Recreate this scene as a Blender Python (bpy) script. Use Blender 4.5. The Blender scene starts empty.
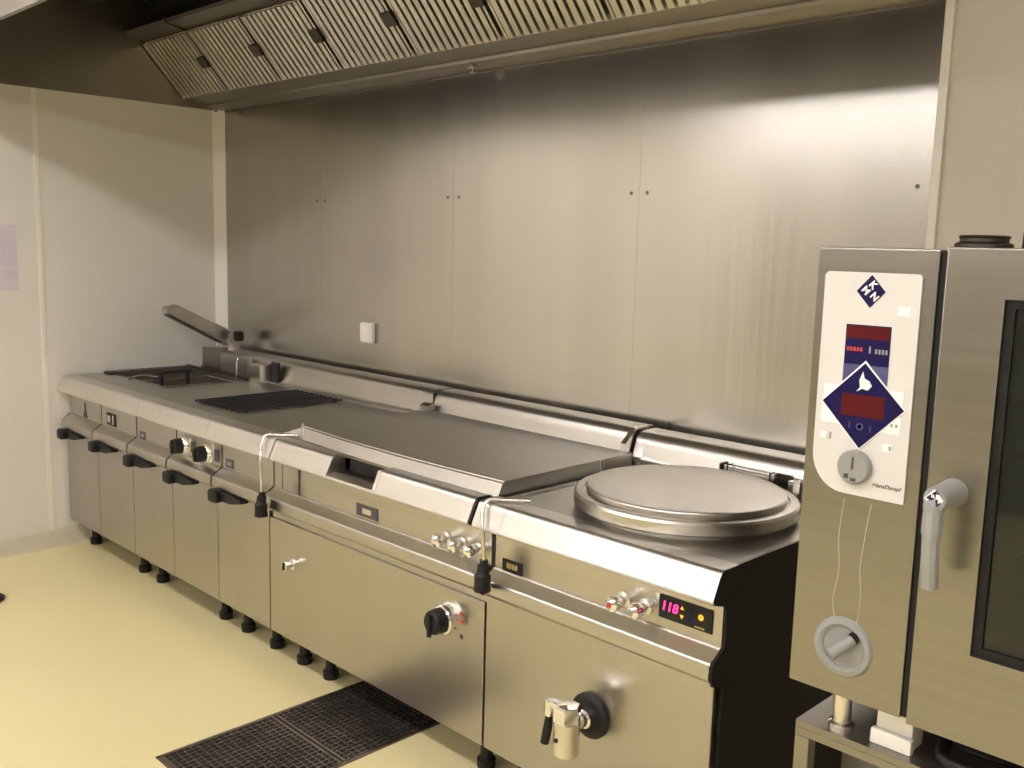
import bpy, bmesh, math, random
from mathutils import Vector, Matrix
random.seed(4)
C = bpy.context.scene.collection
PI = math.pi

# ------------------------------------------------------------------ materials
def mat(name, col, rough=.5, metal=0., spec=.5, emit=None, estr=0., coat=0.):
    m = bpy.data.materials.new(name); m.use_nodes = True
    b = m.node_tree.nodes['Principled BSDF']
    b.inputs['Base Color'].default_value = (*col, 1)
    b.inputs['Roughness'].default_value = rough
    b.inputs['Metallic'].default_value = metal
    b.inputs['Specular IOR Level'].default_value = spec
    b.inputs['Coat Weight'].default_value = coat
    if emit:
        b.inputs['Emission Color'].default_value = (*emit, 1)
        b.inputs['Emission Strength'].default_value = estr
    return m

def varied(name, c1, c2, scale=(3, 3, 3), rough=(.4, .5), metal=0., bump=0., detail=3., spec=.5, bump_scale=None, distort=0.):
    """Principled material whose colour and roughness follow a stretched noise in object space."""
    m = mat(name, c1, rough[0], metal, spec)
    nt = m.node_tree; N = nt.nodes; L = nt.links; b = N['Principled BSDF']
    tc = N.new('ShaderNodeTexCoord'); mp = N.new('ShaderNodeMapping')
    mp.inputs['Scale'].default_value = scale
    L.new(tc.outputs['Object'], mp.inputs['Vector'])
    no = N.new('ShaderNodeTexNoise'); no.inputs['Scale'].default_value = 1.; no.inputs['Detail'].default_value = detail
    no.inputs['Distortion'].default_value = distort
    L.new(mp.outputs['Vector'], no.inputs['Vector'])
    rp = N.new('ShaderNodeValToRGB')
    rp.color_ramp.elements[0].position = .3; rp.color_ramp.elements[1].position = .7
    rp.color_ramp.elements[0].color = (*c1, 1); rp.color_ramp.elements[1].color = (*c2, 1)
    L.new(no.outputs['Fac'], rp.inputs['Fac']); L.new(rp.outputs['Color'], b.inputs['Base Color'])
    mr = N.new('ShaderNodeMapRange'); mr.inputs['To Min'].default_value = rough[0]; mr.inputs['To Max'].default_value = rough[1]
    L.new(no.outputs['Fac'], mr.inputs['Value']); L.new(mr.outputs['Result'], b.inputs['Roughness'])
    if bump:
        bp = N.new('ShaderNodeBump'); bp.inputs['Strength'].default_value = bump; bp.inputs['Distance'].default_value = .004
        n2 = N.new('ShaderNodeTexNoise'); n2.inputs['Scale'].default_value = 1.; n2.inputs['Detail'].default_value = 4.
        m2 = N.new('ShaderNodeMapping'); m2.inputs['Scale'].default_value = bump_scale or scale
        L.new(tc.outputs['Object'], m2.inputs['Vector']); L.new(m2.outputs['Vector'], n2.inputs['Vector'])
        L.new(n2.outputs['Fac'], bp.inputs['Height']); L.new(bp.outputs['Normal'], b.inputs['Normal'])
    return m

M = {}
M['steel_wall'] = varied('brushed_steel_sheet', (.54, .52, .485), (.59, .57, .53), (5, 5, .35), (.21, .27), 1., .10, 4, bump_scale=(26, 26, 1.0))
M['steel_front'] = varied('brushed_steel_front', (.47, .45, .42), (.52, .50, .465), (2, 2, 30), (.27, .35), 1., .04, 3)
M['steel_door'] = varied('brushed_steel_door', (.46, .44, .41), (.48, .46, .43), (18, 18, 1.0), (.28, .30), 1., 0., 3)
M['steel_top'] = varied('worn_steel_top', (.47, .45, .42), (.53, .51, .475), (4, 6, 4), (.32, .44), 1., .03, 5)
M['steel_nose'] = varied('bright_steel_nose', (.68, .66, .63), (.74, .72, .69), (2, 30, 30), (.30, .36), 1.)
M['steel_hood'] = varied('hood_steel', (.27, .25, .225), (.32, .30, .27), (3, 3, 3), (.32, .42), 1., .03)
M['steel_filter'] = varied('filter_steel', (.72, .70, .63), (.78, .76, .69), (6, 6, 6), (.28, .36), 1.)
M['steel_oven'] = varied('oven_steel', (.29, .275, .25), (.315, .30, .27), (3, 3, 60), (.28, .36), 1., .03, 3)
M['steel_lid'] = varied('lid_steel', (.49, .468, .43), (.53, .508, .465), (6, 6, 6), (.26, .32), 1.)
M['chrome'] = mat('chrome', (.86, .85, .83), .10, 1.)
M['satin'] = mat('satin_chrome', (.74, .72, .68), .26, 1.)
M['dark_steel'] = mat('dark_steel', (.10, .09, .075), .45, 1.)
M['black'] = varied('black_plastic', (.009, .009, .010), (.014, .014, .015), (30, 30, 30), (.40, .5), spec=.3)
M['shaded_side'] = varied('shaded_steel_side', (.010, .008, .007), (.014, .012, .010), (4, 4, 4), (.55, .65), 0., spec=.25)  # kettle unit's steel side, with its shade put into the near-black colour
M['void'] = mat('dark_recess', (.010, .009, .008), .8)
M['plaster'] = varied('beige_wall_paint', (.58, .54, .47), (.61, .57, .50), (2, 2, 2), (.5, .6))
M['white_panel'] = varied('white_wall_panel', (.72, .695, .655), (.75, .725, .685), (1.2, 1.2, 1.2), (.38, .48), spec=.4)
M['white_trim'] = varied('white_trim_plastic', (.80, .77, .70), (.83, .80, .73), (4, 4, 4), (.35, .45))
M['ceiling'] = varied('white_ceiling', (.76, .73, .66), (.79, .76, .69), (2, 2, 2), (.7, .8))
M['base'] = varied('cove_grey_beige', (.62, .57, .47), (.66, .61, .50), (5, 5, 5), (.45, .55))
M['floor'] = varied('yellow_resin_floor', (.75, .665, .37), (.79, .705, .40), (1.4, 1.4, 1.4), (.30, .42), 0., .05, 5, spec=.4, bump_scale=(60, 60, 60))
M['grate'] = varied('drain_grate_steel', (.25, .22, .19), (.32, .28, .245), (9, 9, 9), (.4, .55), 1.)
M['white_plastic'] = varied('white_plastic', (.80, .78, .73), (.83, .81, .76), (8, 8, 8), (.30, .4))
M['panel_white'] = varied('white_keypad', (.66, .65, .64), (.68, .67, .66), (8, 8, 8), (.34, .42))
M['key_white'] = varied('white_key', (.90, .90, .89), (.92, .92, .91), (8, 8, 8), (.22, .30))
M['grey_plastic'] = varied('grey_plastic', (.27, .27, .265), (.30, .30, .295), (12, 12, 12), (.36, .46))
M['pale_grey'] = varied('pale_grey_plastic', (.28, .285, .28), (.31, .315, .31), (12, 12, 12), (.36, .46))
M['navy'] = varied('navy_print', (.007, .005, .060), (.009, .006, .070), (9, 9, 9), (.35, .45), spec=.2)
M['blue_grey'] = varied('blue_grey_print', (.045, .05, .18), (.10, .11, .23), (2, 2, 22), (.28, .36))
M['red_window'] = varied('dark_red_display', (.075, .005, .008), (.095, .007, .010), (9, 9, 9), (.3, .4), spec=.2)
M['red_mark'] = mat('red_mark', (.52, .05, .04), .4)
M['maroon'] = mat('maroon_print', (.20, .05, .06), .5)
M['dark_mark'] = mat('dark_mark', (.06, .055, .07), .5)
M['gold'] = mat('gold_print', (.42, .30, .10), .45)
M['amber'] = mat('amber_lamp', (.7, .45, .02), .4, emit=(1., .62, .03), estr=.5)
M['led'] = mat('red_led_digits', (.8, .02, .1), .4, emit=(1., .02, .16), estr=4.0)
M['paper'] = varied('lilac_paper', (.60, .55, .66), (.72, .67, .72), (9, 9, 22), (.7, .8), detail=5)
M['stain'] = mat('dried_drip', (.50, .46, .38), .6)
M['tube'] = mat('lamp_diffuser', (.9, .9, .85), .5, emit=(1., .95, .945), estr=28.)
M['tube_far'] = mat('far_lamp_diffuser', (.9, .9, .85), .5, emit=(1., .95, .945), estr=24.)
M['far_wall'] = varied('far_wall_paint', (.26, .24, .20), (.30, .28, .24), (2, 2, 2), (.5, .6))
M['burner'] = varied('cast_iron_grid', (.012, .012, .014), (.03, .03, .034), (20, 20, 20), (.3, .45))

def glass(name, col):
    m = bpy.data.materials.new(name); m.use_nodes = True
    b = m.node_tree.nodes['Principled BSDF']
    b.inputs['Base Color'].default_value = (*col, 1); b.inputs['Roughness'].default_value = .04
    b.inputs['Transmission Weight'].default_value = .85; b.inputs['IOR'].default_value = 1.45
    return m
M['pane'] = glass('tinted_oven_glass', (.07, .085, .075))

# ------------------------------------------------------------------ mesh helpers
def link(name, me, m, parent=None):
    o = bpy.data.objects.new(name, me); C.objects.link(o)
    me.materials.append(M[m] if isinstance(m, str) else m)
    if parent: o.parent = parent
    return o

def smooth(me, ang=35):
    for p in me.polygons: p.use_smooth = True
    me.set_sharp_from_angle(angle=math.radians(ang))

class MB:
    def __init__(s): s.b = bmesh.new()
    def box(s, x0, x1, y0, y1, z0, z1, bev=0., seg=2, rot=None):
        t = bmesh.new(); bmesh.ops.create_cube(t, size=1.)
        for v in t.verts:
            v.co = Vector(((x0+x1)/2+v.co.x*(x1-x0), (y0+y1)/2+v.co.y*(y1-y0), (z0+z1)/2+v.co.z*(z1-z0)))
        if bev: bmesh.ops.bevel(t, geom=t.edges[:], offset=bev, segments=seg, profile=.5, affect='EDGES')
        if rot: bmesh.ops.transform(t, matrix=rot, verts=t.verts)
        s.merge(t); return s
    def merge(s, t):
        me = bpy.data.meshes.new('tmp'); t.to_mesh(me); t.free(); s.b.from_mesh(me); bpy.data.meshes.remove(me)
    def prism(s, pts, a0, a1, axis='x', mtx=None, bev=0.):
        """closed polygon extruded between a0 and a1; axis x: pts=(y,z); y: pts=(x,z); z: pts=(x,y)"""
        t = bmesh.new()
        def P(p, a):
            return {'x': Vector((a, p[0], p[1])), 'y': Vector((p[0], a, p[1])), 'z': Vector((p[0], p[1], a))}[axis]
        A = [t.verts.new(P(p, a0)) for p in pts]; B = [t.verts.new(P(p, a1)) for p in pts]
        n = len(pts)
        t.faces.new(A); t.faces.new(B[::-1])
        for i in range(n): t.faces.new((A[i], B[i], B[(i+1) % n], A[(i+1) % n]))
        bmesh.ops.recalc_face_normals(t, faces=t.faces)
        if bev: bmesh.ops.bevel(t, geom=t.edges[:], offset=bev, segments=2, profile=.5, affect='EDGES')
        if mtx: bmesh.ops.transform(t, matrix=mtx, verts=t.verts)
        s.merge(t); return s
    def lathe(s, prof, seg=40, mtx=None, cap=True):
        """prof = [(r,z)...] spun about local z, then placed with mtx"""
        t = bmesh.new(); rings = []
        for r, z in prof:
            if r < 1e-6: rings.append([t.verts.new((0, 0, z))])
            else: rings.append([t.verts.new((r*math.cos(2*PI*k/seg), r*math.sin(2*PI*k/seg), z)) for k in range(seg)])
        for a, b in zip(rings, rings[1:]):
            if len(a) == 1 and len(b) == 1: continue
            for k in range(seg):
                k2 = (k+1) % seg
                if len(a) == 1: t.faces.new((a[0], b[k], b[k2]))
                elif len(b) == 1: t.faces.new((a[k], a[k2], b[0]))
                else: t.faces.new((a[k], a[k2], b[k2], b[k]))
        if cap:
            if len(rings[0]) > 1: t.faces.new(rings[0])
            if len(rings[-1]) > 1: t.faces.new(rings[-1])
        bmesh.ops.recalc_face_normals(t, faces=t.faces)
        if mtx: bmesh.ops.transform(t, matrix=mtx, verts=t.verts)
        s.merge(t); return s
    def tube(s, pts, r, seg=12):
        pts = [Vector(p) for p in pts]; t = bmesh.new(); rings = []; up = None
        for i, p in enumerate(pts):
            d = (pts[min(i+1, len(pts)-1)]-pts[max(i-1, 0)]).normalized()
            if up is None: up = Vector((0, 0, 1)) if abs(d.z) < .9 else Vector((1, 0, 0))
            u = (up-d*up.dot(d)).normalized(); w = d.cross(u); up = u
            rr = r[i] if isinstance(r, (list, tuple)) else r
            rings.append([t.verts.new(p+(u*math.cos(2*PI*k/seg)+w*math.sin(2*PI*k/seg))*rr) for k in range(seg)])
        for a, b in zip(rings, rings[1:]):
            for k in range(seg): t.faces.new((a[k], a[(k+1) % seg], b[(k+1) % seg], b[k]))
        t.faces.new(rings[0]); t.faces.new(rings[-1])
        bmesh.ops.recalc_face_normals(t, faces=t.faces)
        s.merge(t); return s
    def make(s, name, m, parent=None, sm=True):
        me = bpy.data.meshes.new(name); s.b.to_mesh(me); s.b.free()
        if sm: smooth(me)
        o = link(name, me, m, parent)
        if sm:
            w = o.modifiers.new('flat_faces', 'WEIGHTED_NORMAL'); w.keep_sharp = True; w.weight = 90
        return o

def curve_pts(ctrl, n=8):
    """Catmull-Rom through control points"""
    P = [Vector(c) for c in ctrl]; P = [P[0]*2-P[1]]+P+[P[-1]*2-P[-2]]; out = []
    for i in range(1, len(P)-2):
        for k in range(n):
            t = k/n
            out.append(.5*((2*P[i])+(P[i+1]-P[i-1])*t+(2*P[i-1]-5*P[i]+4*P[i+1]-P[i+2])*t*t+(3*P[i]-P[i-1]-3*P[i+1]+P[i+2])*t**3))
    out.append(P[-2]); return out

def empty(name, loc, label, cat, group=None):
    o = bpy.data.objects.new(name, None); C.objects.link(o); o.location = loc; o.empty_display_size = .1
    tag(o, label, cat, group); return o
def tag(o, label, cat, group=None):
    o['label'] = label; o['category'] = cat
    if group: o['group'] = group
    return o
def struct(o):
    o['kind'] = 'structure'; return o
def lab(o, t): o['label'] = t; return o
def reparent(root):
    """children were modelled in world coordinates; keep them there under a root that has a location"""
    bpy.context.view_layer.update()
    for c in root.children:
        c.matrix_parent_inverse = root.matrix_world.inverted()
def to_front(x, y, z, facing='-y'):
    """matrix that lays a lathe's local +z along world -y at the given point"""
    return Matrix.Translation((x, y, z)) @ Matrix.Rotation(PI/2, 4, 'X')
def text_mesh(name, body, size, m, parent, mtx, shear=0., depth=.0006, bold=0.):
    cu = bpy.data.curves.new(name, 'FONT'); cu.body = body; cu.size = size; cu.align_x = 'CENTER'; cu.align_y = 'CENTER'
    cu.extrude = depth; cu.shear = shear; cu.offset = bold
    t = bpy.data.objects.new('tmp_text', cu); C.objects.link(t); bpy.context.view_layer.update()
    me = bpy.data.meshes.new_from_object(t.evaluated_get(bpy.context.evaluated_depsgraph_get()))
    bpy.data.objects.remove(t); me.transform(mtx)
    me.materials.clear()
    return link(name, me, m, parent)
def front_text(x, y, z): return Matrix.Translation((x, y, z)) @ Matrix.Rotation(PI/2, 4, 'X')

# ------------------------------------------------------------------ room shell
XL, XR, YB, ZC = -.03, 7.2, -6.2, 2.95
struct(MB().box(XL-.1, XR+.1, YB-.1, .1, -.1, 0).make('floor', 'floor'))
struct(MB().box(XL-.1, XR+.1, YB-.1, .1, ZC, ZC+.1).make('ceiling', 'ceiling'))
struct(MB().box(XL-.1, XR+.1, .0, .1, 0, ZC).make('wall_back', 'plaster'))
struct(MB().box(XL-.1, XL, YB, 0, 0, ZC).make('wall_left', 'white_panel'))
struct(MB().box(XR, XR+.1, YB, 0, 0, ZC).make('wall_right', 'plaster'))
struct(MB().box(XL-.1, XR+.1, YB-.1, YB, 0, ZC).make('wall_front', 'far_wall'))
# coved skirting on the left wall, corner trim, joint strip
struct(MB().prism([(XL, 0), (XL+.022, 0), (XL+.014, .02), (XL+.010, .085), (XL, .10)], YB, -.02, 'y').make('baseboard_left', 'base'))
struct(MB().prism([(XL, -.040), (XL, 0), (.052, 0), (.052, -.008), (.03, -.016), (XL+.012, -.040)], .10, 2.40, 'z').make('trim_1', 'white_trim'))
struct(MB().box(XL, XL+.003, -1.012, -.988, .10, 2.9, .001).make('trim_2', 'white_trim'))
struct(MB().box(4.032, 4.058, -.014, 0, .0, 2.9, .003).make('trim_3', 'white_trim'))

# stainless cladding: four sheets with their screws
SX = [.054, 1.0, 2.0, 3.0, 4.03]
wh = ['leftmost of the four steel wall sheets, beside the white corner trim', 'steel wall sheet that carries the white socket, second from left',
      'steel wall sheet over the flat cooking plate, third from left', 'rightmost steel wall sheet over the boiling kettle']
for i in range(4):
    x0, x1 = SX[i]+.0003, SX[i+1]-.0003
    r = empty('steel_wall_panel', (x0, -.006, .9), wh[i], 'wall panel', 'stainless sheets cladding the back wall')
    MB().box(x0, x1, -.006, 0, .75, 2.42).make('sheet', 'steel_wall', r)
    for sx in ([x1-.035, x0+.035] if i else [x1-.035]):
        for sz in (1.849,):
            MB().lathe([(.0065, 0), (.0065, .0015), (.004, .0035), (0, .004)], 16, to_front(sx, -.006, sz)).make('screw', 'steel_hood', r)
    reparent(r)

# wall socket box, notice
r = empty('wall_socket', (1.40, -.006, 1.17), 'small white socket box fixed to the steel back wall', 'socket')
MB().box(1.368, 1.458, -.034, -.006, 1.170, 1.268, .008, 3).make('housing', 'white_plastic', r)
MB().box(1.378, 1.448, -.041, -.033, 1.186, 1.258, .004, 2).make('cover_flap', 'white_trim', r)
reparent(r)
nt = MB().box(XL, XL+.0015, -1.325, -1.112, 1.364, 1.686).make('notice', 'paper')
tag(nt, 'pale lilac printed notice taped to the left white wall', 'notice')

# ------------------------------------------------------------------ modular cooking line
YD, YF, YG = -.916, -.893, -.952      # door plane, fascia plane, grip front
GRIP = [(-.893, .718), (-.900, .716), (-.904, .711), (-.934, .692), (-.939, .688), (-.9415, .682), (-.9435, .655), (-.942, .648), (-.936, .641), (-.918, .636), (-.893, .636)]
NOSE_TOP = .918
def nose_profile(zt, back=-.86):
    return [(back, zt), (-.918, zt), (-.9265, zt-.004), (-.934, zt-.014), (-.9585, zt-.066), (-.959, zt-.074), (-.951, zt-.079), (-.905, zt-.092), (-.893, zt-.10), (back, zt-.10)]

def feet(root, xs, back=None, h=.149):
    for y, row in ((-.80, xs), (-.30, back or xs)):
        for x in row:
            MB().lathe([(.028, 0), (.030, .006), (.030, .03), (.020, .04), (.020, h)], 20, Matrix.Translation((x, y, 0))).make('foot', 'black', root)

def carcass(root, x0, x1):
    MB().box(x0+.001, x1-.001, -.885, -.215, .149, .816).make('carcass', 'dark_steel', root)

def small_plate(root, x, z, w, h, name='rating_plate', m='black', mark='gold', n=4, y=YF):
    p = MB().box(x-w/2, x+w/2, y-.003, y, z-h/2, z+h/2, .001).make(name, m, root)
    b = MB(); k = w*.56/n
    for i in range(n):
        cx = x-w*.28+k*(i+.5)
        b.box(cx-k*.36, cx+k*.36, y-.0036, y-.003, z-h*.22, z+h*.22)
    b.make('plate_marks', mark, p); return p

def latch(root, x):
    """black door latch: fat grip on the left, flat tapering bar to the right"""
    b = MB()
    b.box(x-.012, x+.050, -.985, -.925, .598, .652, .014, 3)
    b.prism([(x+.03, .646), (x+.12, .640), (x+.20, .636), (x+.205, .624), (x+.12, .606), (x+.03, .602)], -.955, -.918, 'y', bev=.005)
    return b.make('door_handle', 'black', root)

unit_lab = ['base cabinet at the left wall end, with a raised mark on its fascia',
            'steel cabinet with a dark square badge, second from the left wall',
            'steel cabinet with a small grey plate, directly left of the two-knob cabinet',
            'steel cabinet with two black and chrome knobs on its fascia',
            'steel cabinet with a tiny plate, next to the wide cabinet on its right']
for i in range(5):
    x0, x1 = .4*i, .4*i+.4
    r = empty('base_cabinet', (x0+.2, -.55, 0), unit_lab[i], 'cabinet', 'narrow base cabinets of the cooking line')
    carcass(r, x0, x1)
    MB().box(x0+.0055, x1-.0055, YF, -.884, .704, .8175, .002).make('fascia', 'steel_front', r)
    MB().box(x0+.0005, x1-.0005, -.8855, -.884, .704, .8175).make('fascia_back', 'void', r)
    MB().prism(GRIP, x0+.006, x1-.006, 'x').make('grip_rail', 'steel_front', r)
    MB().prism([(p[0]*.9-.092, p[1]) for p in GRIP], x0+.0003, x0+.0058, 'x').make('rail_end_cap', 'black', r)
    d = MB().box(x0+.002, x1-.002, YD, -.886, .152, .634, .003).make('door', 'steel_door', r)
    latch(d, x0+.05)
    feet(r, ((.045,), (.64,), (.835,), (1.445,), (1.633, 1.86))[i], (x0+.06, x1-.06))
    if i == 0:   # raised mark: a post on a small triangular base
        b = MB(); b.box(.197, .205, YF-.003, YF, .752, .800); b.prism([(.175, .722), (.227, .722), (.212, .752), (.190, .752)], YF-.003, YF, 'y')
        b.make('raised_mark', 'dark_mark', r)
    if i == 1:
        p = MB().box(.470, .575, YF-.003, YF, .728, .790, .001).make('badge', 'black', r)
        b = MB(); b.box(.480, .512, YF-.0036, YF-.003, .742, .776); b.box(.535, .550, YF-.0036, YF-.003, .736, .782); b.make('badge_mark', 'satin', p)
    if i == 2: small_plate(r, .865, .735, .055, .034, m='dark_mark', mark='grey_plastic', n=2)
    if i == 4: small_plate(r, 1.665, .745, .060, .036, m='dark_mark', mark='grey_plastic', n=2)
    if i == 3:
        for kx in (1.275, 1.480):
            k = MB().lathe([(.046, 0), (.046, .004), (.041, .016), (.036, .02)], 32, to_front(kx, YF, .757)).make('control_knob', 'chrome', r)
            b = MB().lathe([(.034, .018), (.032, .050), (.028, .056), (0, .057)], 32, to_front(kx, YF, .757))
            b.box(kx-.006, kx+.006, YF-.064, YF-.052, .728, .786, .003); b.make('knob_cap', 'black', k)
            MB().box(kx+.06, kx+.10, YF-.002, YF, .735, .785, .0008).make('knob_scale', 'dark_mark', r)
    reparent(r)

# --- continuous worktop over the five cabinets, with basin, burner grid and upstand
def upstand_profile(zt=1.036):
    return [(-.20, .905), (-.20, .93), (-.185, .945), (-.172, .985), (-.165, zt-.022), (-.150, zt-.006), (-.125, zt), (-.06, zt), (-.06, .905)]
r = empty('worktop', (1.0, -.5, .826), 'long steel worktop with rounded front edge over the narrow cabinets', 'worktop')
seams = [0, .463, .94, 1.15, 1.585, 2.0]
b = MB()
for a, c in zip(seams, seams[1:]): b.prism(nose_profile(NOSE_TOP, -.855), a+.0006, c-.0006, 'x')
b.make('front_edge', 'steel_nose', r)
# top sheet with the fryer basin opening (x .10-.74, y -.70..-.26) and hob recess
b = MB(); zt = NOSE_TOP
for (x0, x1, y0, y1) in [(0, 2.0, -.855, -.70), (0, 2.0, -.26, -.195), (0, .10, -.70, -.26), (.70, 2.0, -.70, -.26)]:
    b.box(x0, x1, y0, y1, zt-.012, zt)
b.make('top_sheet', 'steel_top', r)
b = MB()                                     # basin walls and floor
b.box(.10, .70, -.70, -.695, .828, zt+.006); b.box(.10, .70, -.265, -.26, .828, zt+.006)
b.box(.10, .105, -.70, -.26, .828, zt+.006); b.box(.695, .70, -.70, -.26, .828, zt+.006); b.box(.10, .70, -.70, -.26, .827, .832)
b.make('basin', 'steel_hood', r)
b = MB()                                     # dark raised rim along the back and left of the basin
b.box(.02, .10, -.72, -.24, zt, zt+.012, .004); b.box(.02, .70, -.255, -.235, zt, zt+.016, .004)
b.make('basin_rim', 'dark_steel', r)
MB().prism(upstand_profile(), .09, 1.9995, 'x').make('upstand', 'steel_front', r)
MB().box(.36, .64, -.225, -.19, .92, 1.030, .004).make('upstand_box', 'steel_front', r)
MB().box(.13, .36, -.212, -.19, .92, 1.045, .006).make('corner_block', 'steel_hood', r)
p = MB().box(.735, .845, -.270, -.19, .918, 1.018, .004).make('spout_column', 'satin', r)
MB().box(.845, .910, -.206, -.19, .925, 1.03, .004).make('column_shade', 'black', p)
MB().tube(curve_pts([(.615, -.245, 1.035), (.615, -.262, 1.025), (.612, -.268, .98), (.610, -.268, .921)]), .0045).make('thin_rod', 'chrome', r)
# burner grid: frame with bars
b = MB()
for k in range(10): b.box(1.150+.040*k, 1.159+.040*k, -.78, -.24, zt+.004, zt+.012, .002)
for k in range(4): b.box(1.13, 1.53, -.74+.15*k, -.728+.15*k, zt+.0005, zt+.008, .002)
g = b.make('burner_grid', 'burner', r)
for (bx, by) in ((1.26, -.66), (1.40, -.36)):
    MB().lathe([(.105, zt+.0004), (.105, zt+.0028), (.08, zt+.004), (0, zt+.004)], 40, Matrix.Translation((bx, by, 0))).make('burner_disc', 'burner', g)
# raised arm lid at the back left corner
ang = math.radians(27)
mt = Matrix.Translation((.245, -.105, 1.098)) @ Matrix.Rotation(-ang, 4, 'X')
b = MB(); b.prism([(0, -.04), (-.385, -.034), (-.405, -.006), (-.355, .036), (0, .042)], -.055, .0, 'x', mt, bev=.004)
a = b.make('hinged_arm', 'steel_front', r)
b = MB(); b.prism([(-.03, -.048), (-.375, -.042), (-.375, -.036), (-.03, -.040)], -.058, .003, 'x', mt); b.make('arm_lip', 'dark_steel', a)
b = MB(); b.lathe([(.022, 0), (.022, .12)], 20, Matrix.Translation((.18, -.12, 1.05)) @ Matrix.Rotation(PI/2, 4, 'Y')); b.box(.20, .28, -.14, -.10, 1.03, 1.055, .004)
b.make('arm_hinge', 'satin', a)
MB().box(.30, .35, -.115, -.07, 1.085, 1.140, .01).make('hinge_knob', 'black', a)
reparent(r)

# fryer basket resting in the basin: its handle stands up above the rim
r = empty('fryer_basket', (.52, -.52, .84), 'black handled wire basket sitting in the basin by the left wall', 'basket')
b = MB()
for k in range(9): b.tube([(.36+.035*k, -.66, .845), (.36+.035*k, -.30, .845)], .0025, 6)
for k in range(8): b.tube([(.36, -.655+.05*k, .845), (.64, -.655+.05*k, .845)], .0025, 6)
for z in (.87, .91): b.tube([(.36, -.66, z), (.64, -.66, z), (.64, -.30, z), (.36, -.30, z), (.36, -.66, z)], .003, 6)
b.make('wire_cage', 'satin', r)
for k, y in enumerate((-.640, -.500)):
    MB().tube([(.53, y, .905), (.53, y, .968)], .010, 10).make('handle_post', 'black', r)
MB().tube([(.53, -.66, .972), (.53, -.48, .972)], .007, 10).make('handle_bar', 'dark_steel', r)
MB().tube(curve_pts([(.53, -.655, .95), (.47, -.70, .957), (.42, -.735, .945), (.40, -.75, .930)]), .005, 8).make('handle_wire', 'dark_steel', r)
reparent(r)

# --- wide cooking plate unit 2.0 .. 3.2
r = empty('griddle_unit', (2.6, -.55, 0), 'wide steel cooking unit with flat plate, drain spout and single broad door', 'cooking unit')
x0, x1 = 2.0, 3.2
MB().box(x0+.001, x1-.001, -.885, -.215, .149, .800).make('carcass', 'dark_steel', r)
MB().box(x0+.060, x1-.003, YF, -.884, .704, .824, .002).make('fascia', 'steel_front', r)
MB().box(x0+.003, x0+.056, YF, -.884, .704, .824, .002).make('fascia_end', 'steel_front', r)
MB().prism(GRIP, x0+.004, x1-.02, 'x').make('grip_rail', 'steel_front', r)
MB().prism([(p[0]*.9-.092, p[1]) for p in GRIP], x0+.0003, x0+.0058, 'x').make('rail_end_cap', 'black', r)
MB().box(x0+.01, x1-.004, -.905, -.884, .600, .640).make('lower_rail', 'steel_front', r)
d = MB().box(x0+.004, x1-.004, YD, -.886, .152, .604, .003).make('door', 'steel_door', r)
k = MB().lathe([(.020, 0), (.020, .006), (.012, .008), (.012, .022), (.017, .026), (.017, .040), (0, .042)], 24, to_front(2.165, YD, .456)).make('door_lock', 'chrome', d)
MB().box(2.160, 2.170, YD-.044, YD-.041, .443, .469).make('lock_slot', 'black', k)
k = MB().lathe([(.052, 0), (.052, .006), (.047, .026), (.042, .03)], 40, to_front(3.032, YD, .508)).make('control_knob', 'chrome', d)
b = MB().lathe([(.040, .028), (.037, .062), (.031, .069), (0, .070)], 40, to_front(3.032, YD, .508)); b.box(3.023, 3.037, YD-.078, YD-.066, .465, .535, .003)
b.make('knob_cap', 'black', k)
MB().lathe([(.007, 0), (.007, .001), (0, .0012)], 14, to_front(3.096, YD, .540)).make('red_dot', 'red_mark', d)
MB().box(3.090, 3.106, YD-.0012, YD, .512, .522).make('red_scale', 'red_mark', d)
MB().lathe([(.008, 0), (.008, .001), (0, .0012)], 14, to_front(3.098, YD, .468)).make('black_dot', 'dark_mark', d)
small_plate(r, 2.590, .745, .120, .042, m='dark_mark', mark='satin', n=1)
MB().box(2.17, 2.178, YF-.003, YF, .705, .822).make('fascia_seam', 'dark_mark', r)
for kx in (3.002, 3.076, 3.146):
    kb = MB().lathe([(.020, 0), (.020, .010), (.013, .014), (.013, .030)], 24, to_front(kx, YF, .754)).make('water_button', 'satin', r)
    MB().lathe([(.013, .028), (.019, .032), (.021, .044), (.019, .056), (.010, .062), (0, .063)], 24, to_front(kx, YF, .754)).make('button_head', 'chrome', kb)
# front edge with the spout cut-out
b = MB()
for a, c in ((2.0, 2.072), (2.076, 2.440), (2.705, 3.160)): b.prism(nose_profile(NOSE_TOP, -.875), a+.0006, c-.0006, 'x')
b.prism([(-.875, .862), (-.925, .862), (-.956, .852), (-.959, .844), (-.951, .839), (-.905, .826), (-.875, .826)], 2.44, 2.705, 'x')
b.make('front_edge', 'steel_nose', r)
MB().prism([(y*1.0, z) for y, z in nose_profile(NOSE_TOP+.001, -.875)], 3.162, 3.171, 'x').make('edge_seal', 'black', r)
b = MB(); b.box(2.452, 2.700, -.925, -.868, .863, .866); b.make('spout_floor', 'dark_steel', r)
b = MB(); b.box(2.475, 2.70, -.882, -.868, .866, .905); b.make('spout_mouth', 'void', r)
b = MB(); b.prism([(-.868, .917), (-.932, .915), (-.9585, .855), (-.950, .842), (-.868, .842)], 2.700, 2.716, 'x'); b.make('spout_cheek', 'satin', r)
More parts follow.
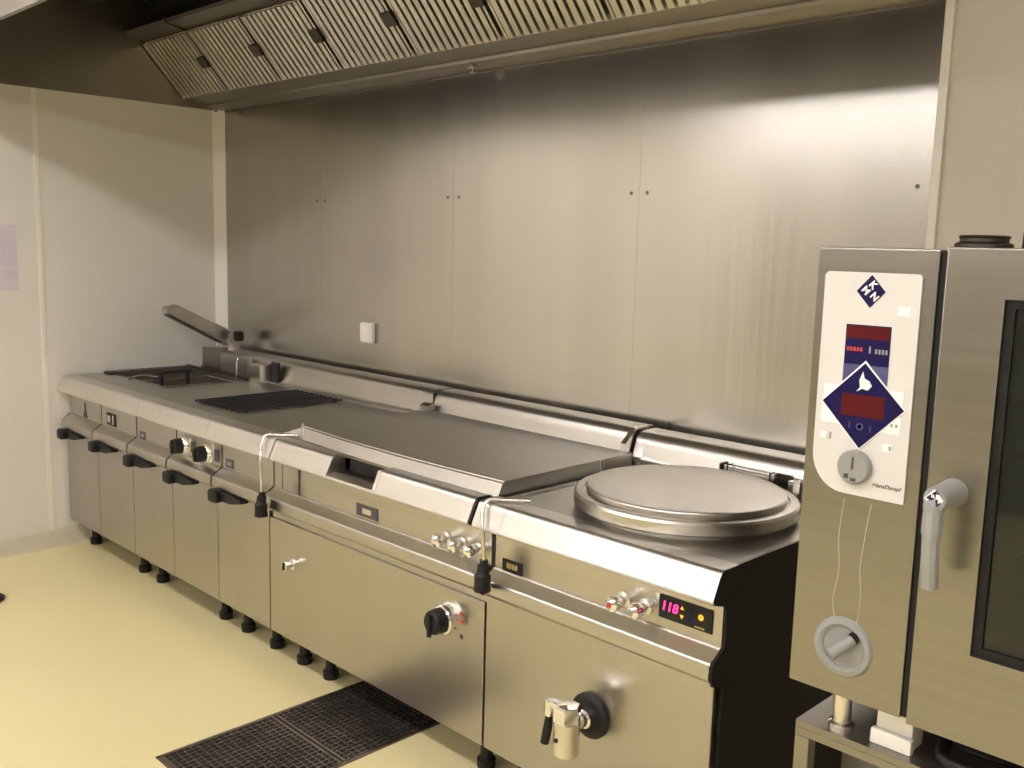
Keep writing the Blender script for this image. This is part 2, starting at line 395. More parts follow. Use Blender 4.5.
# plate: flat slab, a bevelled bright front wall that swings back at its left end, gutter in front
ZP = .957
front = [(2.105, -.842), (2.20, -.848), (2.35, -.860), (2.52, -.868), (2.70, -.872), (2.95, -.868), (3.185, -.858)]
t = bmesh.new(); top = []; bot = []
for x, y in front:
    top.append(t.verts.new((x, y+.018, ZP))); bot.append(t.verts.new((x, y-.004, NOSE_TOP-.008)))
bk1 = t.verts.new((3.172, -.21, ZP)); bk0 = t.verts.new((2.085, -.21, ZP))
t.faces.new(top+[bk1, bk0])
e1 = t.verts.new((3.178, -.21, NOSE_TOP-.012)); e0 = t.verts.new((2.0, -.21, NOSE_TOP+.001)); e2 = t.verts.new((2.0, -.852, NOSE_TOP+.001))
for i in range(len(front)-1): t.faces.new((top[i], bot[i], bot[i+1], top[i+1]))
t.faces.new((top[-1], bot[-1], e1, bk1)); t.faces.new((bk0, e0, e2, top[0])); t.faces.new((top[0], e2, bot[0]))
bmesh.ops.recalc_face_normals(t, faces=t.faces)
bmesh.ops.bevel(t, geom=[e for e in t.edges if e.verts[0] in top and e.verts[1] in top], offset=.006, segments=3, affect='EDGES')
q = MB(); q.merge(t); q.make('cooking_plate', 'steel_top', r)
b = MB(); b.prism([(x, y-.004) for x, y in front]+[(3.19, -.878), (2.0, -.878), (2.0, -.852)], NOSE_TOP-.012, NOSE_TOP-.004, 'z'); b.make('gutter', 'steel_hood', r)
MB().tube([(2.118, -.842, .918), (2.118, -.842, .972)], .004, 8).make('corner_pin', 'chrome', r)
MB().prism(upstand_profile(), 2.0, 2.078, 'x').make('upstand_filler', 'steel_front', r)
MB().prism(upstand_profile(1.026), 3.160, 3.1995, 'x').make('upstand_filler', 'steel_front', r)
MB().prism(nose_profile(NOSE_TOP-.002, -.855), 3.1785, 3.1995, 'x').make('edge_strip', 'steel_nose', r)
MB().prism(upstand_profile(1.034), 2.090, 3.130, 'x').make('upstand', 'steel_front', r)
MB().prism([(-.215, .958), (-.215, .985), (-.185, 1.01), (-.160, 1.034), (-.06, 1.034), (-.06, .93)], 3.128, 3.150, 'x').make('upstand_end', 'satin', r)
MB().box(2.078, 2.090, -.17, -.06, .93, 1.022).make('upstand_seal', 'black', r)
MB().prism([(-.225, .958), (-.225, .975), (-.200, .985), (-.19, .958)], 2.058, 2.115, 'x').make('joint_block', 'steel_hood', r)
feet(r, (2.06, 2.24, 3.10))
reparent(r)

# --- boiling kettle unit 3.2 .. 4.0
r = empty('kettle_unit', (3.6, -.55, 0), 'steel boiling kettle unit with large round lid, drain tap and red digits', 'kettle')
x0, x1 = 3.2, 4.0
MB().box(x0+.001, x1-.006, -.885, -.215, .149, .826).make('carcass', 'dark_steel', r)
MB().box(x0+.012, x1-.012, YF, -.884, .704, .824, .002).make('fascia', 'steel_front', r)
KG = [(y, z-.002) for y, z in GRIP]
MB().prism(KG, x0+.012, x1-.012, 'x').make('grip_rail', 'steel_front', r)
d = MB().box(x0+.004, x1-.012, YD, -.886, .152, .630, .003).make('door', 'steel_door', r)
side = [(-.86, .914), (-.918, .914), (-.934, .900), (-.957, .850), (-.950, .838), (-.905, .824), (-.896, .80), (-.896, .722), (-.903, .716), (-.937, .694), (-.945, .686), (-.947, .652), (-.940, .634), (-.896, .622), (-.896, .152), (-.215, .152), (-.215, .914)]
MB().prism(side, x1-.006, x1, 'x').make('side_panel', 'shaded_side', r)
MB().prism([(y*1.0, z) for y, z in KG], x1-.012, x1-.006, 'x').make('rail_end_cap', 'black', r)
MB().prism([(-.950, .838), (-.905, .824), (-.893, .80), (-.893, .720), (-.905, .714), (-.945, .688), (-.947, .650), (-.938, .636), (-.893, .636), (-.880, .63), (-.880, .838)], x0+.001, x0+.011, 'x').make('joint_cap', 'black', r)
b = MB()
for a, c in ((x0, 3.290), (3.290, x1)): b.prism(nose_profile(NOSE_TOP-.002, -.855), a+.0005, c-.0005, 'x')
b.make('front_edge', 'steel_nose', r)
MB().box(x0+.001, x1-.001, -.857, -.195, .902, .914, .001).make('top_sheet', 'steel_top', r)
b = MB(); b.tube([(3.235, -.84, .914), (3.235, -.24, .914), (3.96, -.24, .914)], .0055, 8); b.make('top_bead', 'satin', r)
MB().tube([(3.222, -.43, .914), (3.222, -.43, .972)], .007, 10).make('peg', 'chrome', r)
MB().prism(upstand_profile(1.026), 3.2005, x1, 'x').make('upstand', 'steel_front', r)
small_plate(r, 3.285, .733, .080, .036, n=4)
for kx in (3.698, 3.766):
    kb = MB().lathe([(.022, 0), (.022, .012), (.013, .016), (.013, .034)], 24, to_front(kx, YF, .754)).make('water_button', 'satin', r)
    hd = MB().lathe([(.013, .032), (.019, .036), (.021, .050), (.019, .062), (.010, .068), (0, .069)], 24, to_front(kx, YF, .754)).make('button_head', 'chrome', kb)
    MB().lathe([(.008, .0685), (.007, .0705), (0, .071)], 14, to_front(kx, YF, .754)).make('button_dot', 'red_mark' if kx < 3.7 else 'grey_plastic', hd)
# display with red digits and amber marks
dx0, dx1, dz0, dz1 = 3.805, 3.962, .740, .800
p = MB().box(dx0, dx1, YF-.004, YF, dz0, dz1, .0015).make('display', 'black', r)
text_mesh('red_digits', '118', .034, 'led', p, front_text(3.837, YF-.0045, .773), shear=.15, bold=.0004)
b = MB()
for z, s in ((.783, 1), (.759, -1)): b.prism([(3.869, z-.005*s), (3.881, z-.005*s), (3.875, z+.005*s)], YF-.0052, YF-.004, 'y')
b.make('arrow_keys', 'amber', p)
b = MB()
for z in (.782, .760): b.box(3.893, 3.905, YF-.0046, YF-.004, z-.006, z+.006, .0002)
b.make('dim_keys', 'navy', p)
MB().lathe([(.008, .0), (.008, .001), (0, .0012)], 16, to_front(3.930, YF-.004, .774)).make('amber_lamp', 'amber', p)
MB().box(3.913, 3.941, YF-.0046, YF-.004, .745, .749).make('amber_bar', 'gold', p)
# pot ring, lid and hinge
cx, cy = 3.630, -.550
T = Matrix.Translation((cx, cy, 0))
MB().lathe([(.285, .905), (.285, .930), (.300, .934)], 96, T).make('kettle_neck', 'steel_top', r)
l = MB().lathe([(.300, .930), (.310, .929), (.316, .933), (.317, .960), (.312, .967), (.300, .969), (.290, .968), (.288, .964), (.282, .964), (.282, .978), (.279, .983), (.272, .985), (.22, .987), (.12, .989), (.0, .990)], 128, T).make('lid', 'steel_lid', r)
b = MB(); b.box(3.545, 3.725, -.222, -.196, .962, .986, .004); h = b.make('lid_hinge', 'satin', l)
b = MB()
for xx in (3.56, 3.71): b.box(xx-.002, xx+.002, -.224, -.194, .960, .988, .001)
b.box(3.535, 3.545, -.23, -.19, .95, .99, .002); b.make('hinge_band', 'black', h)
b = MB()
for k in range(6): b.lathe([(.014, 0), (.017, .003), (.014, .007)], 16, Matrix.Translation((3.727+.009*k, -.212, .975)) @ Matrix.Rotation(PI/2, 4, 'Y'))
b.make('hinge_spring', 'dark_steel', h)
MB().box(3.782, 3.80, -.245, -.20, .935, .985, .004).make('hinge_bracket', 'chrome', h)
MB().box(3.53, 3.80, -.205, -.19, .93, .965, .003).make('hinge_mount', 'dark_steel', h)
# drain tap
ty, tx, tz = YD, 3.617, .412
q = MB().lathe([(.062, 0), (.062, .010), (.054, .018), (.036, .022)], 40, to_front(tx, ty, tz)).make('drain_tap', 'black', d)
b = MB().lathe([(.026, .018), (.026, .034), (.020, .038), (.020, .075)], 28, to_front(tx, ty, tz)); b.make('tap_neck', 'chrome', q)
yb = ty-.098
b = MB().lathe([(.030, -.075), (.034, -.072), (.035, -.062), (.034, -.010), (.036, .012), (.036, .018)], 36, Matrix.Translation((tx, yb, tz)))
b.make('tap_body', 'satin', q)
MB().lathe([(.0365, .018), (.038, .022), (.038, .054), (.033, .062), (.012, .066), (0, .067)], 6, Matrix.Translation((tx, yb, tz))).make('tap_cap', 'chrome', q)
b = MB(); b.box(tx-.060, tx-.02, yb-.020, yb+.006, tz+.042, tz+.064, .006); b.box(tx-.064, tx-.042, yb-.022, yb+.002, tz+.015, tz+.062, .006)
lv = b.make('tap_lever', 'chrome', q)
MB().tube([(tx-.053, yb-.010, tz+.020), (tx-.056, yb-.012, tz-.02), (tx-.062, yb-.016, tz-.062)], [.010, .0125, .0115], 16).make('lever_grip', 'black', lv)
MB().lathe([(.006, 0), (.006, .003), (0, .0035)], 14, to_front(tx-.006, yb-.0335, tz-.028)).make('tap_hole', 'void', q)
feet(r, (3.27, 3.90))
reparent(r)

# --- two hooked rods hanging over the front edge
def hooked_rod(x, label, shaft, dz=0.):
    r = empty('hooked_rod', (x, -.967, .62), label, 'rod', 'hooked rods hung over the front edge')
    c = [(x+.055, -.845+shaft, NOSE_TOP+.0065), (x+.01, -.89, NOSE_TOP+.007), (x-.026, -.930, NOSE_TOP+.0065), (x-.028, -.951, .897), (x-.010, -.969, .852), (x, -.972, .78), (x, -.972, .70)]
    MB().tube(curve_pts(c, 6), .0055, 12).make('bent_rod', 'satin', r)
    MB().tube(curve_pts([(x, -.972, .716+dz), (x, -.972, .70+dz), (x, -.975, .67+dz), (x, -.975, .635+dz), (x, -.975, .622+dz)], 4), [.012]*4+[.018]*4+[.024]*4+[.025]*4+[.017], 16).make('grip', 'black', r)
    reparent(r)
hooked_rod(2.042, 'thin bent rod with black grip hung left of the wide cooking unit', .0)
hooked_rod(3.246, 'thin bent rod with black grip hung between wide unit and kettle', .0, .045)

# ------------------------------------------------------------------ floor drain
r = empty('floor_drain', (2.57, -1.15, 0), 'dark rectangular grated drain set in the yellow floor', 'drain')
dxa, dxb = 2.350, 2.790
b = MB()
b.box(dxa, dxa+.012, -1.545, -.70, .0, .004); b.box(dxb-.012, dxb, -1.545, -.70, .0, .004); b.box(dxa, dxb, -.712, -.70, .0, .004); b.box(dxa, dxb, -1.545, -1.533, .0, .004)
b.make('drain_frame', 'grate', r)
MB().box(dxa+.01, dxb-.01, -1.535, -.71, .0, .0012).make('drain_pit', 'void', r)
for (ya, yb_) in ((-1.533, -1.128), (-1.120, -.712)):
    b = MB()
    b.box(dxa+.012, dxb-.012, ya, ya+.010, .001, .006); b.box(dxa+.012, dxb-.012, yb_-.010, yb_, .001, .006)
    n = 20
    for k in range(n):
        x = dxa+.016+(dxb-dxa-.032)*k/(n-1); b.box(x-.0022, x+.0022, ya, yb_, .001, .0055)
    m_ = 17
    for k in range(1, m_):
        y = ya+(yb_-ya)*k/m_; b.box(dxa+.012, dxb-.012, y-.0022, y+.0022, .001, .005)
    b.make('grating', 'grate', r)
reparent(r)

# ------------------------------------------------------------------ exhaust hood
HX0, HX1 = -.028, 4.075
r = empty('exhaust_hood', (2.0, -.8, 2.36), 'large steel extractor hood with slanted baffle filters above the line', 'hood')
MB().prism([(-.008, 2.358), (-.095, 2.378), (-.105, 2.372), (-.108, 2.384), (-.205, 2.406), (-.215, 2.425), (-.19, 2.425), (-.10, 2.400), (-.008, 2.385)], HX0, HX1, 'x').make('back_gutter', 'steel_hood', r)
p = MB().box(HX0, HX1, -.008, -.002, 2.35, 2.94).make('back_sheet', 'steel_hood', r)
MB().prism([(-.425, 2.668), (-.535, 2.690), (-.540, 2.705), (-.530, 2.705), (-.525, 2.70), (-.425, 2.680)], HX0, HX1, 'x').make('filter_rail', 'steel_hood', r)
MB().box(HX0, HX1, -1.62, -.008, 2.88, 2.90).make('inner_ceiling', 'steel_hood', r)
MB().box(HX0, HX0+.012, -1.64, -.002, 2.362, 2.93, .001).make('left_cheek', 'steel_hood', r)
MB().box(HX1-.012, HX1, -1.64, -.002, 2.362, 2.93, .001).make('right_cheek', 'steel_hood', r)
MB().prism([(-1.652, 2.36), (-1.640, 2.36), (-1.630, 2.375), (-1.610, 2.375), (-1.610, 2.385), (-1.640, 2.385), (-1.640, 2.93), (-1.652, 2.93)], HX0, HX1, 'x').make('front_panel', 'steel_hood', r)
t = MB(); t.lathe([(.012, 0), (.012, .03), (.008, .03), (.008, .045), (0, .046)], 16, Matrix.Translation((2.19, -.085, 2.335))); t.box(2.175, 2.205, -.10, -.07, 2.352, 2.368, .003); t.make('drain_plug', 'satin', r)
t = MB(); t.lathe([(.010, 0), (.010, .03), (0, .031)], 16, Matrix.Translation((.10, -.085, 2.338))); t.make('drain_plug', 'satin', r)
# lamp housing inside the hood (switched off)
b = MB(); b.box(.10, 1.30, -.86, -.72, 2.80, 2.88, .012, 3); lh = b.make('hood_lamp', 'steel_hood', r)
MB().box(.13, 1.27, -.845, -.735, 2.785, 2.802, .006).make('lamp_cover', 'dark_steel', lh)
MB().prism([(-.425, 2.6665), (-.537, 2.688), (-.545, 2.71), (-.548, 2.71), (-.54, 2.686), (-.425, 2.6635)], .452, .470, 'x').make('joint_strip', 'dark_steel', r)
# baffle filters, eight of 500 mm
A = Vector((0, -.205, 2.418)); Bt = Vector((0, -.428, 2.668)); sl = (Bt-A); Ln = sl.length; u = sl.normalized(); nrm = Vector((0, u.z, -u.y)) * -1
if nrm.z > 0: nrm = -nrm
def fp(x, s, h): return Vector((x, 0, 0))+A+u*s+nrm*h
def filt(x0):
    t = bmesh.new(); n = 11; w0 = .012; w = .484-2*w0
    def bar(pts, s0, s1):
        lo = [t.verts.new(fp(x, s0, h)) for x, h in pts]; hi = [t.verts.new(fp(x, s1, h)) for x, h in pts]; m_ = len(pts)
        t.faces.new(lo); t.faces.new(hi[::-1])
        for i in range(m_): t.faces.new((lo[i], hi[i], hi[(i+1) % m_], lo[(i+1) % m_]))
    for k in range(n):
        a = x0+.008+w0+w*k/n; p_ = w/n
        bar([(a+p_*.06, .0), (a+p_*.12, .026), (a+p_*.74, .026), (a+p_*.80, .0)], .003, Ln-.003)
    for a in (x0+.008, x0+.008+w0+w): bar([(a, 0), (a, .025), (a+w0, .025), (a+w0, 0)], .0, Ln)
    for s0 in (.0, Ln-.006): bar([(x0+.012, -.004), (x0+.012, .006), (x0+.486, .006), (x0+.486, -.004)], s0, s0+.006)
    bmesh.ops.recalc_face_normals(t, faces=t.faces)
    q = MB(); q.merge(t); return q
for k in range(8):
    x0 = -.012+.505*k
    f = filt(x0).make('baffle_filter', 'steel_filter', r, sm=False)
    t = bmesh.new()
    q = MB()
    for hx in (x0+.475,):
        c = fp(hx, Ln*.52, .026)
        mtx = Matrix.Translation(c) @ Matrix(((1, 0, 0), (0, u.y, nrm.y), (0, u.z, nrm.z))).to_4x4()
        q.box(-.034, .034, -.030, .030, -.004, .016, .005, 2, mtx)
    q.make('filter_clip', 'dark_steel', f)
    t.free()
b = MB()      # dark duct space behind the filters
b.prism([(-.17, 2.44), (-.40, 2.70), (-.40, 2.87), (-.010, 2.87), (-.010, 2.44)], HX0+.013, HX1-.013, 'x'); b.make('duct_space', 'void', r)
reparent(r)

# ------------------------------------------------------------------ combi oven on its stand
OY = -1.2
r = empty('combi_oven', (4.83, OY+.4, .85), 'large steel combi steamer oven with white keypad on the right', 'oven')
OX0, OX1 = 4.325, 5.335
MB().box(OX0+.004, 4.556, OY+.03, OY+.80, .856, 1.655, .003).make('oven_body', 'steel_oven', r)
b = MB()       # cooking chamber shell (open to the front behind the glass)
b.box(4.556, 4.60, OY+.045, OY+.80, .856, 1.655); b.box(5.29, OX1, OY+.045, OY+.80, .856, 1.655); b.box(4.60, 5.29, OY+.72, OY+.80, .856, 1.655)
b.box(4.60, 5.29, OY+.045, OY+.72, .856, .93); b.box(4.60, 5.29, OY+.045, OY+.72, 1.615, 1.655)
b.make('chamber', 'steel_oven', r)
b = MB()
for side_x in (4.612, 5.278):
    for k in range(6): b.tube([(side_x, OY+.08, 1.0+.1*k), (side_x, OY+.65, 1.0+.1*k)], .005, 8)
    for yy in (OY+.12, OY+.60): b.tube([(side_x, yy, .93), (side_x, yy, 1.60)], .005, 8)
b.make('rack_rails', 'satin', r)
cf = MB().box(OX0, 4.5385, OY, OY+.032, .853, 1.664, .004, 2).make('control_front', 'steel_oven', r)
# drips dried on the control front
def drip(pts, w=.0008):
    return MB().tube(curve_pts([(x, OY-.0002, z) for x, z in pts], 5), w, 6)
q = drip([(4.408, 1.22), (4.403, 1.15), (4.408, 1.09), (4.401, 1.03), (4.409, .99)]); q.merge(drip([(4.458, 1.22), (4.451, 1.16), (4.447, 1.10), (4.452, 1.05), (4.449, 1.00)]).b); q.b.verts.ensure_lookup_table()
q.make('dried_drips', 'stain', cf)
# white keypad with one big rounded lower left corner
kx0, kx1, kz0, kz1 = 4.3435, 4.5145, 1.232, 1.622
def keypad_outline():
    pts = [(kx1, kz0), (kx1, kz1-.004), (kx1-.004, kz1), (kx0+.006, kz1), (kx0, kz1-.006)]
    R_ = .062
    for k in range(13):
        a = PI+k*(PI/2)/12; pts.append((kx0+R_+R_*math.cos(a), kz0+.006+R_+R_*math.sin(a)*1.1))
    return pts
kp = MB().prism(keypad_outline(), OY-.004, OY, 'y').make('keypad', 'panel_white', cf)
Y1 = OY-.004
def flat_poly(pts, name, m, parent, y0=Y1, th=.0012): return MB().prism(pts, y0-th, y0, 'y').make(name, m, parent, sm=False)
def rect(xa, xb, za, zb): return [(xa, za), (xb, za), (xb, zb), (xa, zb)]
# small emblem: navy diamond with three white strokes-built letters
ex, ez, es = 4.4290, 1.590, .0255
em = flat_poly([(ex-es, ez), (ex, ez-es*1.1), (ex+es, ez), (ex, ez+es*1.1)], 'emblem', 'navy', kp)
rotm = Matrix.Rotation(math.radians(45), 4, 'Y')
def etext(body, dx, dz, size, parent, y, cx_, cz_, col='key_white'):
    text_mesh('emblem_letter', body, size, col, parent, Matrix.Translation((cx_+dx, y, cz_+dz)) @ rotm @ Matrix.Rotation(PI/2, 4, 'X'), bold=.0006)
etext('M', -.009, .001, .017, em, Y1-.0014, ex, ez); etext('K', .003, .011, .017, em, Y1-.0014, ex, ez); etext('N', .007, -.009, .017, em, Y1-.0014, ex, ez)
flat_poly(rect(4.390, 4.470, 1.440, 1.532), 'screen', 'navy', kp)
sc = kp.children[-1]
flat_poly(rect(4.392, 4.469, 1.508, 1.530), 'red_band', 'red_window', sc, Y1-.0012, .0006)
flat_poly(rect(4.390, 4.470, 1.398, 1.463), 'pale_band', 'blue_grey', sc, Y1, .0018)
b = MB()
for k in range(5): b.box(4.394+.006*k, 4.398+.006*k, Y1-.0018, Y1-.0012, 1.486, 1.493)
b.make('red_glyphs', 'red_mark', sc)
b = MB()
for k in range(4): b.box(4.445+.006*k, 4.4485+.006*k, Y1-.0018, Y1-.0012, 1.484, 1.492)
b.box(4.434, 4.437, Y1-.0018, Y1-.0012, 1.484, 1.496)
b.make('white_glyphs', 'pale_grey', sc)
# white keys behind the diamond, small keys
for (xa, xb, za, zb) in [(4.357, 4.405, 1.396, 1.424), (4.355, 4.400, 1.354, 1.384), (4.455, 4.500, 1.396, 1.424), (4.455, 4.499, 1.350, 1.380), (4.478, 4.500, 1.551, 1.567), (4.356, 4.368, 1.324, 1.338), (4.470, 4.488, 1.318, 1.332)]:
    MB().box(xa, xb, Y1-.0014, Y1, za, zb, .0006).make('key', 'key_white', kp)
b = MB(); b.box(4.373, 4.376, Y1-.001, Y1, 1.325, 1.337); b.box(4.482, 4.486, Y1-.0018, Y1-.0013, 1.321, 1.329); b.box(4.482, 4.486, Y1-.0018, Y1-.0013, 1.362, 1.368); b.box(4.490, 4.494, Y1-.0018, Y1-.0013, 1.362, 1.368)
b.make('key_marks', 'grey_plastic', kp)
# large navy diamond
gx, gz, gs = 4.4300, 1.3925, .0735
dm0 = flat_poly([(gx-gs-.003, gz), (gx, gz-gs-.005), (gx+gs+.003, gz), (gx, gz+gs+.005)], 'diamond_border', 'key_white', kp, Y1, .0019)
dm = flat_poly([(gx-gs, gz), (gx, gz-gs-.002), (gx+gs, gz), (gx, gz+gs)], 'diamond', 'navy', dm0, Y1-.0019, .0012)
flat_poly(rect(4.392, 4.470, 1.3725, 1.411), 'red_window', 'red_window', dm0, Y1-.0031, .0006)
# plain hand-with-bell pictogram
flat_poly([(4.418, 1.416), (4.424, 1.424), (4.422, 1.436), (4.4275, 1.452), (4.431, 1.440), (4.440, 1.436), (4.445, 1.428), (4.438, 1.420), (4.428, 1.422)], 'hand_mark', 'key_white', dm0, Y1-.0031, .0006)
b = MB(); b.box(4.409, 4.411, Y1-.0037, Y1-.0031, 1.350, 1.362); b.box(4.447, 4.449, Y1-.0037, Y1-.0031, 1.348, 1.360)
b.lathe([(.0065, 0), (.0065, .0006), (.004, .0006), (.004, 0)], 20, to_front(4.4285, Y1-.0031, 1.355)); b.make('dim_marks', 'blue_grey', dm0)
# selector knob
kb = MB().lathe([(.030, 0), (.030, .010), (.027, .014), (0, .0145)], 40, to_front(4.4265, Y1, 1.283)).make('selector_knob', 'grey_plastic', kp)
MB().box(4.4245, 4.4275, Y1-.0155, Y1-.0142, 1.280, 1.302).make('knob_pointer', 'dark_mark', kb)
b = MB(); b.box(4.412, 4.420, Y1-.0150, Y1-.0143, 1.263, 1.271); b.box(4.424, 4.434, Y1-.0150, Y1-.0143, 1.259, 1.265); b.make('knob_symbols', 'dark_mark', kb)
text_mesh('maroon_lettering', 'HansDampf', .0105, 'maroon', kp, front_text(4.483, Y1-.0004, 1.257), shear=.25)
# hand shower recess
sx, sz = 4.427, .949
rg = MB().lathe([(.036, -.004), (.038, .004), (.044, .008), (.052, .006), (.056, 0), (.056, -.002)], 48, to_front(sx, OY, sz), cap=False).make('shower_recess', 'pale_grey', cf)
MB().lathe([(.038, .002), (.037, .0012), (0, .0008)], 40, to_front(sx, OY, sz), cap=False).make('recess_bowl', 'grey_plastic', rg)
sh = MB().tube([(sx+.018, OY-.004, sz+.020), (sx+.006, OY-.022, sz+.006), (sx-.006, OY-.040, sz-.006)], [.010, .011, .012], 20).make('shower_nozzle', 'pale_grey', rg)
MB().lathe([(.011, 0), (.011, .004), (0, .0042)], 20, Matrix.Translation((sx+.021, OY-.003, sz+.024)) @ Matrix.Rotation(PI/2, 4, 'X')).make('nozzle_end', 'black', sh)
# door
DX0, DX1, DZ0, DZ1 = 4.553, 5.335, .853, 1.668
WX0, WX1, WZ0, WZ1 = 4.647, 5.24, 1.008, 1.589
t = bmesh.new(); ri = []
for y in (OY-.012, OY+.040):
    ri.append([[t.verts.new((x, y, z)) for x, z in ((a, c), (b_, c), (b_, d_), (a, d_))] for a, b_, c, d_ in ((DX0, DX1, DZ0, DZ1), (WX0, WX1, WZ0, WZ1))])
for k in range(4):
    j = (k+1) % 4
    for y in (0, 1): t.faces.new((ri[y][0][k], ri[y][0][j], ri[y][1][j], ri[y][1][k]))
    for w_ in (0, 1): t.faces.new((ri[0][w_][k], ri[0][w_][j], ri[1][w_][j], ri[1][w_][k]))
bmesh.ops.recalc_face_normals(t, faces=t.faces)
rim = [e for e in t.edges if all(v in ri[0][0] for v in e.verts)]
bmesh.ops.bevel(t, geom=rim, offset=.004, segments=2, profile=.5, affect='EDGES')
b = MB(); b.merge(t)
dr = b.make('door', 'steel_oven', r)
b = MB(); b.box(WX0, WX0+.014, OY-.004, OY+.03, WZ0, WZ1); b.box(WX1-.014, WX1, OY-.004, OY+.03, WZ0, WZ1); b.box(WX0+.014, WX1-.014, OY-.004, OY+.03, WZ0, WZ0+.014); b.box(WX0+.014, WX1-.014, OY-.004, OY+.03, WZ1-.014, WZ1)
b.make('window_frame', 'black', dr)
MB().box(WX0+.014, WX1-.014, OY+.002, OY+.008, WZ0+.014, WZ1-.014).make('window_pane', 'pane', dr)
hx, hz = 4.597, 1.272
hb = MB().lathe([(.024, 0), (.022, .02), (.0205, .07), (.017, .078), (0, .079)], 32, to_front(hx, OY-.012, hz)).make('door_handle', 'pale_grey', dr)
hy = OY-.012-.060
prof = [(hx-.0, hz+.020), (hx-.004, hz), (hx-.006, hz-.05), (hx-.006, hz-.11), (hx-.002, hz-.165)]
b = MB(); b.tube(curve_pts([(hx-.002, hy-.002, hz+.010), (hx-.003, hy-.008, hz-.02), (hx-.002, hy-.012, hz-.06), (hx-.001, hy-.010, hz-.10), (hx, hy-.004, hz-.146)], 6), [.0175]*6+[.016]*6+[.014]*6+[.0135]*6+[.0135], 10)
b.make('handle_lever', 'pale_grey', hb)
hy2 = OY-.012-.0795
e2 = flat_poly([(hx-.015, hz+.002), (hx, hz-.015), (hx+.015, hz+.002), (hx, hz+.019)], 'handle_emblem', 'key_white', hb, hy2, .0008)
for ch, dx, dz in (('M', -.006, .001), ('K', .002, .009), ('N', .005, -.005)): etext(ch, dx, dz, .0115, e2, hy2-.001, hx, hz+.002, 'navy')
MB().box(4.5385, 4.553, OY+.006, OY+.03, .856, 1.66).make('door_gap', 'void', r)
# flue and vent on top
b = MB().lathe([(.048, 1.653), (.048, 1.676), (.040, 1.680), (.040, 1.686), (.043, 1.688), (.040, 1.691), (0, 1.692)], 32, Matrix.Translation((4.535, OY+.20, 0))); b.make('steam_outlet', 'dark_steel', r)
MB().lathe([(.007, 1.655), (.007, 1.699), (0, 1.700)], 16, Matrix.Translation((4.605, OY+.20, 0))).make('vent_pipe', 'dark_steel', r)
for fx, fy in ((4.410, OY+.055), (5.25, OY+.055), (4.41, OY+.70), (5.25, OY+.70)):
    MB().lathe([(.024, .772), (.024, .780), (.017, .783), (.017, .858)], 24, Matrix.Translation((fx, fy, 0))).make('foot', 'satin', r)
reparent(r)

r = empty('oven_stand', (4.83, OY+.4, 0), 'open steel stand of square tubes below the combi oven', 'stand')
SXA, SXB, SYA, SYB = 4.338, 5.32, OY+.015, OY+.78
MB().box(SXA, SXB, SYA, SYB, .758, .772, .002).make('top_tray', 'steel_hood', r)
b = MB(); b.box(SXA, SXB, SYA, SYA+.028, .742, .7585, .002); b.box(SXA, SXB, SYB-.028, SYB, .742, .7585, .002); b.box(SXA, SXA+.028, SYA+.028, SYB-.028, .742, .7585, .002); b.box(SXB-.028, SXB, SYA+.028, SYB-.028, .742, .7585, .002)
b.make('top_rail', 'steel_oven', r)
for xx in (SXA, SXB-.03):
    for yy in (SYA, SYB-.03): MB().box(xx, xx+.030, yy, yy+.030, .0, .743, .003).make('leg', 'steel_oven', r)
MB().box(SXA+.03, SXB-.03, SYA+.03, SYB-.03, .20, .215, .002).make('lower_shelf', 'steel_hood', r)
b = MB()
for xx in (SXA+.005, SXB-.025): b.box(xx, xx+.02, SYA+.03, SYB-.03, .20, .22)
b.make('side_rail', 'steel_oven', r)
reparent(r)

# white fitting and black hose between oven and stand
b = MB(); b.box(4.478, 4.545, OY+.050, OY+.10, .772, .845, .003); b.box(4.474, 4.549, OY+.035, OY+.052, .772, .800, .003)
tag(b.make('plastic_box', 'white_plastic'), 'small white plastic box on the stand under the oven', 'box')
b = MB(); b.tube(curve_pts([(4.585, OY+.10, .800), (4.60, OY+.05, .788), (4.64, OY+.04, .786), (4.70, OY+.06, .786), (4.78, OY+.10, .790), (4.86, OY+.20, .798)], 8), .012, 12)
b.tube(curve_pts([(4.60, OY+.12, .786), (4.63, OY+.08, .803), (4.68, OY+.09, .800), (4.74, OY+.14, .785)], 8), .008, 10)
tag(b.make('hose', 'black'), 'black hose curled on the stand beneath the oven door', 'hose')

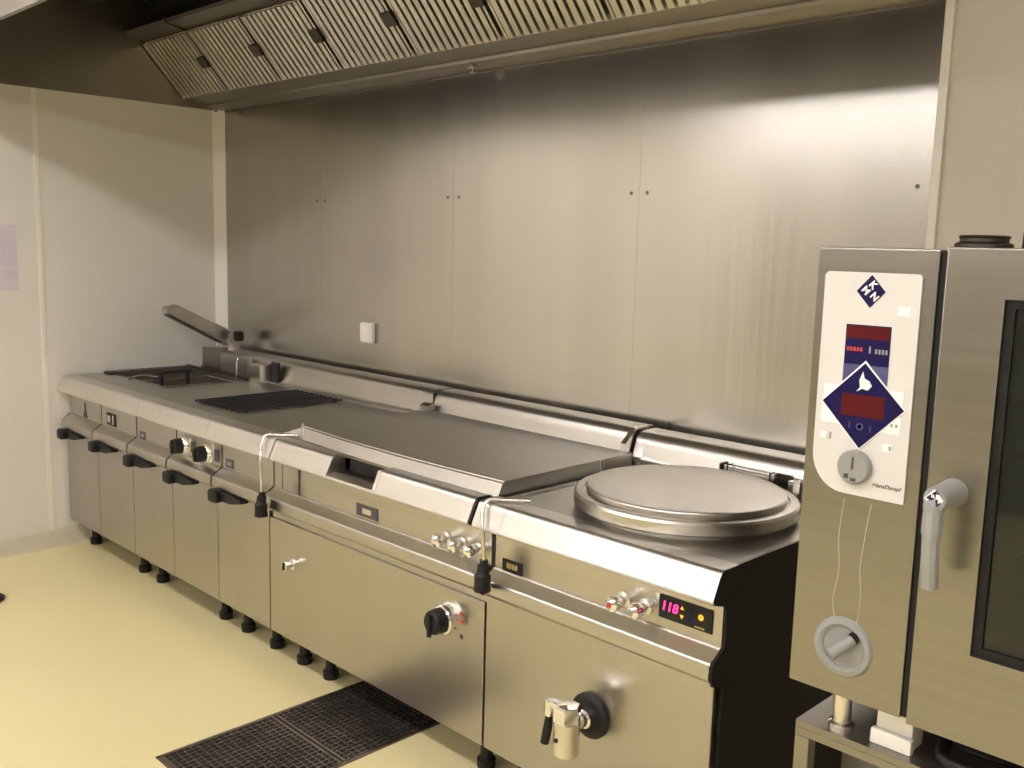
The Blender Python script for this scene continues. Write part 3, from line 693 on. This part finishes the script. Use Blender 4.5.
# foot of a stand that just enters the frame at the lower left
r = empty('floor_stand', (.565, -1.50, 0), 'dark round foot of a stand on the floor at the left edge', 'stand')
t = MB().lathe([(.052, .012), (.060, .004), (.070, .002), (.072, .012), (.062, .020), (.052, .020)], 36, Matrix.Translation((.565, -1.50, 0)), cap=False).make('foot_ring', 'black', r)
b = MB()
for k in range(3):
    a = k*2*PI/3; b.tube([(.565, -1.50, .016), (0.565+.060*math.cos(a), -1.50+.060*math.sin(a), .012)], .006, 8)
b.make('spokes', 'black', r)
MB().lathe([(.016, .0), (.014, .03), (.012, .9), (0, .902)], 20, Matrix.Translation((.565, -1.50, 0))).make('post', 'black', r)
reparent(r)

# ------------------------------------------------------------------ ceiling lamps (outside the frame)
def lamp(x, y, lx=1.2, ly=.16, s='tube'):
    r = empty('ceiling_lamp', (x, y, ZC-.09), 'long ceiling lamp in front of the extractor hood', 'lamp', 'ceiling lamps')
    MB().box(x-lx/2, x+lx/2, y-ly/2, y+ly/2, ZC-.05, ZC, .004).make('lamp_body', 'white_trim', r)
    MB().box(x-lx/2+.02, x+lx/2-.02, y-ly/2+.01, y+ly/2-.01, ZC-.085, ZC-.05, .006).make('diffuser', s, r)
    reparent(r)
for x in (.9, 2.5, 4.1, 5.7): lamp(x, -2.70, ly=.2)
for x in (.9, 2.5, 4.1, 5.7): lamp(x, -5.25, 1.5, .30, 'tube_far')

# ------------------------------------------------------------------ camera
q = (5.16241741, -2.81208067, 1.65200056, .780337079, .142744644, .0267202944, 964.982674)
yaw, pit, roll = q[3:6]
f = Vector((-math.sin(yaw)*math.cos(pit), math.cos(yaw)*math.cos(pit), -math.sin(pit)))
rt = Vector((math.cos(yaw), math.sin(yaw), 0)); up = rt.cross(f)
X = rt*math.cos(roll)+up*math.sin(roll); Yv = -rt*math.sin(roll)+up*math.cos(roll)
cam = bpy.data.cameras.new('camera'); co = bpy.data.objects.new('camera', cam); C.objects.link(co)
mw = Matrix((X, Yv, -f)).transposed().to_4x4(); mw.translation = Vector(q[:3]); co.matrix_world = mw
cam.sensor_fit = 'HORIZONTAL'; cam.sensor_width = 36.; cam.lens = q[6]/1024*36; cam.clip_start = .02
sc_ = bpy.context.scene; sc_.camera = co
w = bpy.data.worlds.new('world'); sc_.world = w; w.use_nodes = True
w.node_tree.nodes['Background'].inputs[0].default_value = (.9, .85, .75, 1); w.node_tree.nodes['Background'].inputs[1].default_value = .2
sc_.view_settings.view_transform = 'Standard'; sc_.view_settings.look = 'None'
sc_.view_settings.exposure = 0.; sc_.view_settings.gamma = 1.; sc_.view_settings.use_curve_mapping = False
